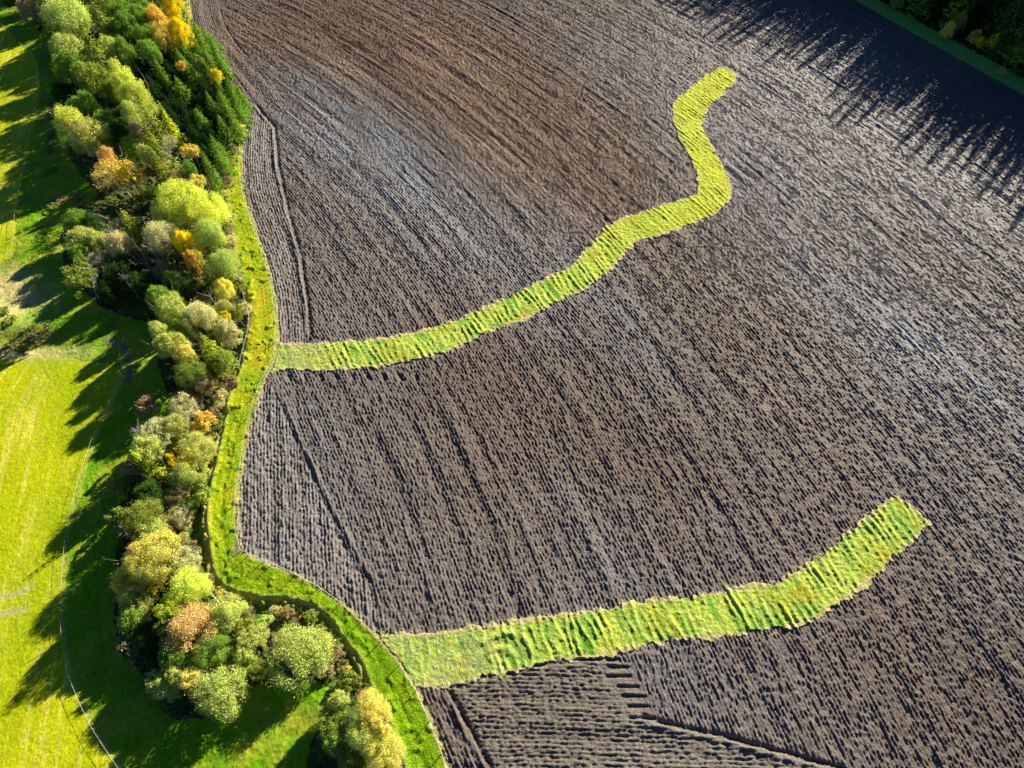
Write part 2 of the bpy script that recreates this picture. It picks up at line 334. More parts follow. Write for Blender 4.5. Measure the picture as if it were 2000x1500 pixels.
# ------------------------------------------------------------------ materials
def nodes(name):
    m = bpy.data.materials.new(name); m.use_nodes = True; nt = m.node_tree; nt.nodes.clear()
    out = nt.nodes.new('ShaderNodeOutputMaterial'); return m, nt, out
def ground_mat(name, bump_scale, bump_dist, aniso, spec=0.15, var=.45, fine=9.0):
    m, nt, out = nodes(name); N = nt.nodes.new; L = nt.links.new
    bs = N('ShaderNodeBsdfPrincipled'); bs.inputs['Roughness'].default_value = .85; bs.inputs['Specular IOR Level'].default_value = spec
    at = N('ShaderNodeAttribute'); at.attribute_name = 'tone'
    row = N('ShaderNodeAttribute'); row.attribute_name = 'row'
    mp = N('ShaderNodeMapping'); mp.inputs['Scale'].default_value = aniso; L(row.outputs['Vector'], mp.inputs['Vector'])
    n1 = N('ShaderNodeTexNoise'); n1.inputs['Scale'].default_value = bump_scale; n1.inputs['Detail'].default_value = 4; n1.inputs['Roughness'].default_value = .65
    L(mp.outputs[0], n1.inputs['Vector'])
    n2 = N('ShaderNodeTexNoise'); n2.inputs['Scale'].default_value = fine; n2.inputs['Detail'].default_value = 2
    tc = N('ShaderNodeTexCoord'); L(tc.outputs['Object'], n2.inputs['Vector'])
    mr = N('ShaderNodeMapRange'); mr.inputs['From Min'].default_value = .3; mr.inputs['From Max'].default_value = .7
    mr.inputs['To Min'].default_value = 1 - var; mr.inputs['To Max'].default_value = 1 + var; L(n2.outputs[0], mr.inputs['Value'])
    mx = N('ShaderNodeVectorMath'); mx.operation = 'SCALE'; L(at.outputs['Color'], mx.inputs[0]); L(mr.outputs[0], mx.inputs['Scale'])
    L(mx.outputs[0], bs.inputs['Base Color'])
    bp = N('ShaderNodeBump'); bp.inputs['Strength'].default_value = 1.0; bp.inputs['Distance'].default_value = bump_dist
    L(n1.outputs[0], bp.inputs['Height']); L(bp.outputs[0], bs.inputs['Normal'])
    L(bs.outputs[0], out.inputs[0]); return m
M = {}
M['soil'] = ground_mat('ploughed_soil', 1.0, 0.30, (4.5, 1.9, 1), .25, .42, 6.0)
M['soil'].node_tree.nodes['Principled BSDF'].inputs['Roughness'].default_value = .58
M['sward'] = ground_mat('sward', 1.0, 0.22, (4.5, 2.6, 1), .1, .32, 6.0)
M['meadow'] = ground_mat('meadow_grass', 1.0, 0.10, (3.2, 2.2, 1), .1, .22, 4.0)
M['rough'] = ground_mat('rough_grass', 1.0, 0.28, (3.6, 3.6, 1), .1, .35, 4.5)

def simple_mat(name, c, rough=.8, noise=.3, scale=6):
    m, nt, out = nodes(name); N = nt.nodes.new; L = nt.links.new
    bs = N('ShaderNodeBsdfPrincipled'); bs.inputs['Roughness'].default_value = rough
    tc = N('ShaderNodeTexCoord'); n = N('ShaderNodeTexNoise'); n.inputs['Scale'].default_value = scale; L(tc.outputs['Object'], n.inputs['Vector'])
    cr_ = N('ShaderNodeValToRGB'); cr_.color_ramp.elements[0].position = .3; cr_.color_ramp.elements[1].position = .7
    cr_.color_ramp.elements[0].color = (*[v * (1 - noise) for v in c], 1); cr_.color_ramp.elements[1].color = (*[min(1, v * (1 + noise)) for v in c], 1)
    L(n.outputs[0], cr_.inputs[0]); L(cr_.outputs[0], bs.inputs['Base Color']); L(bs.outputs[0], out.inputs[0]); return m
M['bark'] = simple_mat('bark', (.12, .095, .07)); M['pale_bark'] = simple_mat('weathered_bark', (.50, .47, .43), noise=.15)
M['post'] = simple_mat('fence_wood', (.42, .38, .32)); M['wire'] = simple_mat('fence_wire', (.72, .72, .68), .5, .05)
M['outer'] = simple_mat('far_land', (.14, .20, .05), noise=.4, scale=.05)

def leaf_mat(name, trans=.38, patch=.8):
    m, nt, out = nodes(name); N = nt.nodes.new; L = nt.links.new
    oi = N('ShaderNodeObjectInfo'); ge = N('ShaderNodeNewGeometry'); tc = N('ShaderNodeTexCoord')
    no = N('ShaderNodeTexNoise'); no.inputs['Scale'].default_value = 2.2; no.inputs['Detail'].default_value = 2
    add = N('ShaderNodeVectorMath'); add.operation = 'ADD'; L(tc.outputs['Object'], add.inputs[0])
    sc = N('ShaderNodeVectorMath'); sc.operation = 'SCALE'; sc.inputs['Scale'].default_value = 40
    cmb = N('ShaderNodeCombineXYZ'); L(oi.outputs['Random'], cmb.inputs[0]); L(cmb.outputs[0], sc.inputs[0]); L(sc.outputs[0], add.inputs[1]); L(add.outputs[0], no.inputs['Vector'])
    hs = N('ShaderNodeHueSaturation')
    h = N('ShaderNodeMapRange'); h.inputs['From Min'].default_value = .3; h.inputs['From Max'].default_value = .7; h.inputs['To Min'].default_value = .5 - .012 * patch; h.inputs['To Max'].default_value = .5 + .014 * patch
    L(no.outputs[0], h.inputs['Value']); L(h.outputs[0], hs.inputs['Hue'])
    v = N('ShaderNodeMapRange'); v.inputs['To Min'].default_value = .62; v.inputs['To Max'].default_value = 1.42; L(ge.outputs['Random Per Island'], v.inputs['Value']); L(v.outputs[0], hs.inputs['Value'])
    L(oi.outputs['Color'], hs.inputs['Color'])
    df = N('ShaderNodeBsdfDiffuse'); tr = N('ShaderNodeBsdfTranslucent'); L(hs.outputs[0], df.inputs[0]); L(hs.outputs[0], tr.inputs[0])
    mx = N('ShaderNodeMixShader'); mx.inputs[0].default_value = trans; L(df.outputs[0], mx.inputs[1]); L(tr.outputs[0], mx.inputs[2])
    L(mx.outputs[0], out.inputs[0]); return m
M['leaf'] = leaf_mat('foliage', .22, 1.2); M['needle'] = leaf_mat('needles', .16, .6)

def mesh_np(name, V, Fq, mats, smooth=False):
    me = bpy.data.meshes.new(name); V = np.asarray(V, np.float32); Fq = np.asarray(Fq, np.int32); k = Fq.shape[1]
    me.vertices.add(len(V)); me.vertices.foreach_set('co', V.ravel())
    me.loops.add(Fq.size); me.loops.foreach_set('vertex_index', Fq.ravel())
    me.polygons.add(len(Fq)); me.polygons.foreach_set('loop_start', np.arange(0, Fq.size, k, dtype=np.int32))
    me.polygons.foreach_set('loop_total', np.full(len(Fq), k, np.int32))
    if smooth: me.polygons.foreach_set('use_smooth', np.ones(len(Fq), bool))
    me.update(calc_edges=True)
    for m in mats: me.materials.append(m)
    return me
def link(name, me, parent=None, loc=None):
    o = bpy.data.objects.new(name, me); C.objects.link(o)
    if parent: o.parent = parent
    if loc is not None: o.location = loc
    return o

# ------------------------------------------------------------------ cut the height field into its surfaces
idx = np.full(NX * NY, -1, np.int32); idx[ii] = np.arange(len(ii), dtype=np.int32)
idx = idx.reshape(NY, NX)
quads = np.stack([idx[:-1, :-1], idx[:-1, 1:], idx[1:, 1:], idx[1:, :-1]], -1).reshape(-1, 4)
quads = quads[(quads >= 0).all(1)]
qz = zone[quads[:, 0]]
xyz = np.stack([x, y, z], 1).astype(np.float32)
rowv = np.stack([ac, al, np.zeros_like(ac)], 1).astype(np.float32)
rowv[~field] = np.stack([x, y, 0 * x], 1)[~field]
for zid, name, mat in ((MEADOW, 'meadow', 'meadow'), (FIELD, 'ploughed_field', 'soil'), (SUP, 'grass_strip', 'sward'), (SLO, 'grass_strip', 'sward'), (TRACK, 'grass_track', 'rough'),
                       (BELT, 'woodland_floor', 'rough'), (VERGE, 'grass_verge', 'meadow'), (FOREST, 'forest_floor', 'rough')):
    q = quads[qz == zid]
    if not len(q): continue
    used, inv = np.unique(q, return_inverse=True)
    me = mesh_np(name, xyz[used], inv.reshape(-1, 4), [M[mat]], True)
    a = me.attributes.new('tone', 'FLOAT_COLOR', 'POINT'); a.data.foreach_set('color', col[used].ravel())
    a = me.attributes.new('row', 'FLOAT_VECTOR', 'POINT'); a.data.foreach_set('vector', rowv[used].ravel())
    o = link(name, me); o['kind'] = 'structure'
def zat(px, py):
    i = int(round((px - X0) / STEP)); j = int(round((py - Y0) / STEP))
    if 0 <= i < NX and 0 <= j < NY and idx[j, i] >= 0: return float(z[idx[j, i]])
    return 0.0

# land beyond the picture, out to the horizon
ox = np.concatenate([[-8000, -4000, -2000, -1000, -600], np.arange(-400, 401, 5), [600, 1000, 2000, 4000, 8000]]).astype(float)
oy = np.concatenate([[-4000, -1500, -600, -300], np.arange(-150, 451, 5), [650, 1000, 2000, 4000, 9000]]).astype(float)
OX, OY = np.meshgrid(ox, oy); OZ = .12 * fbm(OX / 26, OY / 26, 21, 2) - .6
oi_ = np.arange(OX.size).reshape(OX.shape); oq = np.stack([oi_[:-1, :-1], oi_[:-1, 1:], oi_[1:, 1:], oi_[1:, :-1]], -1).reshape(-1, 4)
cxm = OX.ravel()[oq].mean(1); cym = OY.ravel()[oq].mean(1)
ins = (np.abs(cxm) < frame_x(cym, 0.10) - 4) & (cym > Y0 + 3) & (cym < Y1 - 3)
o = link('ground', mesh_np('ground', np.stack([OX.ravel(), OY.ravel(), OZ.ravel()], 1), oq[~ins], [M['outer']], True)); o['kind'] = 'structure'

# ------------------------------------------------------------------ tree building blocks
rng = np.random.default_rng(7); random.seed(7)
def cards(c, size, nrm=None, tilt=.9, asp=1.5):
    """small leaf-clump quads at points c"""
    n = len(c); d = rng.normal(size=(n, 3))
    if nrm is not None: d = d * tilt + nrm * 1.0
    d /= np.linalg.norm(d, axis=1)[:, None]
    t = np.cross(d, rng.normal(size=(n, 3))); t /= np.linalg.norm(t, axis=1)[:, None]; b = np.cross(d, t)
    s = (size * rng.uniform(.6, 1.35, n))[:, None]; t = t * s * asp * .5; b = b * s * .5
    V = np.stack([c - t * .9 - b * .3, c - b * .9 * .6 + t * .2, c + t + b * .1, c + b * .9 * .7 - t * .15], 1).reshape(-1, 3)
    return V, np.arange(4 * n).reshape(-1, 4)
def crown_mesh(name, n, leaf, nclump, flat=.85, sparse=0.0, seed=0, droop=0.0, top=0.0):
    """crown of radius 1 around the origin, made of leaf clumps"""
    global rng
    rng = np.random.default_rng(seed)
    u = rng.normal(size=(nclump, 3)); u /= np.linalg.norm(u, axis=1)[:, None]
    u[:, 2] = np.where(u[:, 2] < -.45, -u[:, 2], u[:, 2])
    major = rng.normal(size=(6, 3)); major /= np.linalg.norm(major, axis=1)[:, None]; mw = rng.uniform(-.28, .34, 6)
    lob = .70 + .16 * rng.random(nclump) + (np.clip(u @ major.T, 0, 1) ** 3 * mw).sum(1); lob = np.clip(lob, .42, 1.02)
    c = u * lob[:, None]; c[:, 2] *= flat
    if top: c[:, :2] *= (1 - top * np.clip(c[:, 2:3] / flat, -.6, 1))
    cr_ = rng.uniform(.12, .27, nclump) * (1 - .2 * sparse)
    w = cr_ ** 2; w /= w.sum(); pick = rng.choice(nclump, int(n * .86), p=w)
    d = rng.normal(size=(len(pick), 3)); d /= np.linalg.norm(d, axis=1)[:, None]
    d += .55 * u[pick]; d /= np.linalg.norm(d, axis=1)[:, None]
    rr = cr_[pick] * rng.uniform(.35, 1.2, len(pick))
    spk = rng.random(len(pick)) < .10; rr[spk] *= 1.45
    pts = c[pick] + d * rr[:, None]
    inn = rng.normal(size=(n - len(pick), 3)); inn /= np.linalg.norm(inn, axis=1)[:, None]; inn *= (rng.random(len(inn)) ** .5 * .62)[:, None]; inn[:, 2] *= flat
    if top: inn[:, :2] *= (1 - top * np.clip(inn[:, 2:3] / flat, -.6, 1))
    V1, F1 = cards(pts, leaf, d, .8); V2, F2 = cards(inn, leaf * (1.7 - .6 * sparse))
    return mesh_np(name, np.vstack([V1, V2]), np.vstack([F1, F2 + len(V1)]), [M['leaf']])
def tube_np(path, radii, k=5):
    V = []; Fq = []; path = [np.array(p, float) for p in path]
    for i, p in enumerate(path):
        d = path[min(i + 1, len(path) - 1)] - path[max(i - 1, 0)]; d /= np.linalg.norm(d) + 1e-9
        a = np.cross(d, (0.3, 1, .2)); a /= np.linalg.norm(a) + 1e-9; b = np.cross(d, a)
        for j in range(k):
            t = 2 * math.pi * j / k; V.append(p + radii[i] * (a * math.cos(t) + b * math.sin(t)))
    for i in range(len(path) - 1):
        for j in range(k):
            Fq.append((i * k + j, i * k + (j + 1) % k, (i + 1) * k + (j + 1) % k, (i + 1) * k + j))
    return V, Fq
def branch_mesh(name, mat, height=1.0, r0=.035, levels=3, first=.35, spread=.55, nb_=(9, 5, 4), seed=0, lean=.05, tip=.15):
    rg = random.Random(seed); V = []; Fq = []
    def add(path, rad, k=5):
        v, f = tube_np(path, rad, k); b = len(V); V.extend(v); Fq.extend([tuple(q + b for q in ff) for ff in f])
    def grow(p, d, L, r, lv):
        n = 4; path = [p]; q = p.copy(); dd = d.copy()
        for i in range(n):
            dd = dd + np.array([rg.gauss(0, .14), rg.gauss(0, .14), rg.gauss(.05, .10)]); dd /= np.linalg.norm(dd); q = q + dd * L / n; path.append(q.copy())
        add(path, [r * (1 - (1 - tip) * i / n) for i in range(n + 1)], 5 if lv == 0 else 4 if lv == 1 else 3)
        if lv >= levels: return
        for k in range(nb_[lv]):
            t = rg.uniform(first if lv == 0 else .2, .98); s = t * n; i0 = min(int(s), n - 1); bp = path[i0] + (path[i0 + 1] - path[i0]) * (s - i0)
            a = rg.uniform(0, 2 * math.pi); side = np.array([math.cos(a), math.sin(a), rg.uniform(-.1, .5)])
            nd = dd * (1 - spread) + side * spread; nd /= np.linalg.norm(nd)
            grow(bp, nd, L * rg.uniform(.32, .55) * (1.15 - .55 * t), r * .42 * (1.1 - .4 * t), lv + 1)
    grow(np.zeros(3), np.array([lean, 0, 1.0]), height, r0, 0)
    return mesh_np(name, V, Fq, [mat], True)
def spruce_mesh(name, seed, levels=24, width=.19, n_card=7, base=.10, size=.028):
    """unit-high conifer crown: whorls of drooping boughs"""
    global rng
    rng = np.random.default_rng(seed); pts = []; nr = []; sz = []
    for l in range(levels):
        t = l / (levels - 1); zc = base + (1 - base) * t ** .92; R = width * (1 - t) ** .85 * rng.uniform(.85, 1.12) + .006
        nbz = int(round(11 - 6 * t)); a0 = rng.uniform(0, 6.28)
        for b in range(nbz):
            a = a0 + 6.283 * b / nbz + rng.normal(0, .12); Rb = R * rng.uniform(.72, 1.18)
            m = max(3, int(n_card * (Rb / width) + 2))
            s = np.sort(rng.uniform(.12, 1, m)); side = rng.normal(0, .12, m) * s * Rb
            px = np.cos(a) * s * Rb - np.sin(a) * side; py = np.sin(a) * s * Rb + np.cos(a) * side
            pz = zc - .30 * Rb * s ** 1.6 + .10 * Rb * np.clip(s - .75, 0, 1) * 2 + rng.normal(0, .004, m)
            pts.append(np.stack([px, py, pz], 1)); nr.append(np.tile([np.cos(a) * .5, np.sin(a) * .5, 1.0], (m, 1))); sz.append(np.full(m, size * (1.15 - .45 * t)))
    pts = np.vstack(pts); nr = np.vstack(nr); sz = np.concatenate(sz)
    V, Fq = cards(pts, sz, nr, .45, 2.0)
    return mesh_np(name, V, Fq, [M['needle']])

CR = {'big': [crown_mesh('crown', 20000, .037, 110, .82, seed=s) for s in (11, 12, 13)],
      'mid': [crown_mesh('crown', 9500, .056, 62, .88, seed=s) for s in (21, 22, 23, 24, 25)],
      'tall': [crown_mesh('crown', 13000, .048, 84, 1.35, seed=s, top=.38) for s in (31, 32, 33)],
      'small': [crown_mesh('crown', 3200, .095, 32, .85, seed=s) for s in (41, 42, 43)],
      'thin': [crown_mesh('crown', 4200, .046, 70, .85, sparse=1.0, seed=s) for s in (51, 52)],
      'pine': [crown_mesh('crown', 3400, .07, 40, .95, sparse=.8, seed=61)]}
SP = [spruce_mesh('crown', s, levels=lv, width=w, n_card=20, size=.024) for s, lv, w in ((71, 20, .21), (72, 18, .24), (73, 21, .20), (74, 17, .26))]
TALL_SP = [spruce_mesh('crown', s, levels=34, width=w, n_card=8, base=.06, size=.020) for s, w in ((76, .13), (77, .15), (78, .115))]
TR = [branch_mesh('trunk', M['bark'], seed=s, levels=1, nb_=(7,), first=.35) for s in (1, 2, 3)]
STEM = branch_mesh('trunk', M['bark'], seed=4, levels=0, r0=.014, lean=0, tip=.3)
DEAD = [branch_mesh('trunk', M['pale_bark'], seed=s, levels=3, r0=.014, nb_=(9, 5, 3), first=.25, spread=.62) for s in (5, 6, 9)]
TWIG = [branch_mesh('twigs', M['pale_bark'], seed=s, levels=3, r0=.014, nb_=(13, 7, 4), first=.2, spread=.66) for s in (7, 8)]
BTWIG = [branch_mesh('twigs', M['bark'], seed=s, levels=3, r0=.016, nb_=(13, 7, 4), first=.08, spread=.72) for s in (17, 18)]

# leaf colours; SL has sunlight painted in, SD has shade painted in
K = dict(P=(.60, .66, .16), PP=(.62, .62, .28), B=(.74, .80, .13), G=(.25, .41, .055), DG=(.065, .14, .022), Y=(.92, .76, .02), YO=(.84, .66, .12), O=(.80, .54, .20), PY=(.78, .72, .16),
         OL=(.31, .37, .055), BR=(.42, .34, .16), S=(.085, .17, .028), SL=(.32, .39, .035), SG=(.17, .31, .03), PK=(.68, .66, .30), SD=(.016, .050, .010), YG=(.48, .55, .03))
def jit(c, j=.10):
    k = random.uniform(1 - j, 1 + j); return tuple(max(0, min(1, v * k * random.uniform(1 - j * .5, 1 + j * .5))) for v in c) + (1.0,)

def plant(kind, u, v, rpx, h, color, label, cat='tree', group=None, at=None, cc=.66):
    """a tree whose crown centre is seen at u, v"""
    if kind in ('spruce', 'tallspruce'): cc = .5
    if kind == 'dead': cc = .55
    px, py = at if at else G(u, v, h * cc)
    r = (1.04 if kind == 'big' else 1.16) * rpx * mpp(u, v) * (1 - h * cc / H) if rpx else None
    name = {'spruce': 'spruce_tree', 'tallspruce': 'spruce_tree', 'dead': 'dead_tree', 'pine': 'pine_tree', 'bush': 'bush', 'twiggy': 'bush'}.get(kind, 'broadleaf_tree')
    root = bpy.data.objects.new(name, None); root.empty_display_size = .5; C.objects.link(root)
    root.location = (px, py, zat(px, py) - .1); root.rotation_euler = (0, 0, random.uniform(0, 6.28))
    tag(root, label, cat, group)
    def part(nm, me, sc, zoff=0, c=None, rot=None):
        o = bpy.data.objects.new(nm, me); C.objects.link(o); o.parent = root; o.scale = sc; o.location = (0, 0, zoff)
        if c: o.color = c
        if rot: o.rotation_euler = rot
        return o
    if kind in ('big', 'mid', 'tall', 'small', 'thin', 'pine', 'bush'):
        key = {'bush': 'small'}.get(kind, kind); me = random.choice(CR[key])
        fl = {'big': .82, 'mid': .88, 'tall': 1.35, 'small': .85, 'thin': .85, 'pine': .95, 'bush': .85}[kind]
        vr = min(h * .5, r * fl * 1.25) if kind != 'bush' else h * .5
        if kind in ('mid', 'tall', 'big'): vr = max(vr, h * .36)
        part('crown', me, (r * random.uniform(.98, 1.1), r * random.uniform(.9, 1.02), vr / fl), h - vr, jit(color))
        if kind == 'thin': part('trunk', random.choice(TWIG), (h * 1.0, h * 1.0, h * .97))
        elif kind == 'pine': part('trunk', DEAD[0], (h * .8, h * .8, h * .95))
        else: part('trunk', random.choice(TR), (h, h, h * .85))
    elif kind == 'spruce':
        part('crown', random.choice(SP), (r / .225 if r else h * random.uniform(.9, 1.2), r / .225 if r else h, h), 0, jit(color)); part('trunk', STEM, (h, h, h * .97))
    elif kind == 'tallspruce':
        s = h * random.uniform(1.2, 1.7); part('crown', random.choice(TALL_SP), (s, s, h), 0, jit(color, .2)); part('trunk', STEM, (h, h, h * .97))
    elif kind == 'dead':
        part('trunk', random.choice(DEAD), (h * .75, h * .75, h))
    elif kind == 'twiggy':
        part('twigs', random.choice(BTWIG), (r * 1.5, r * 1.5, h)); part('crown', CR['thin'][0], (r * .85, r * .85, h * .5), h * .5, jit(color))
    return root
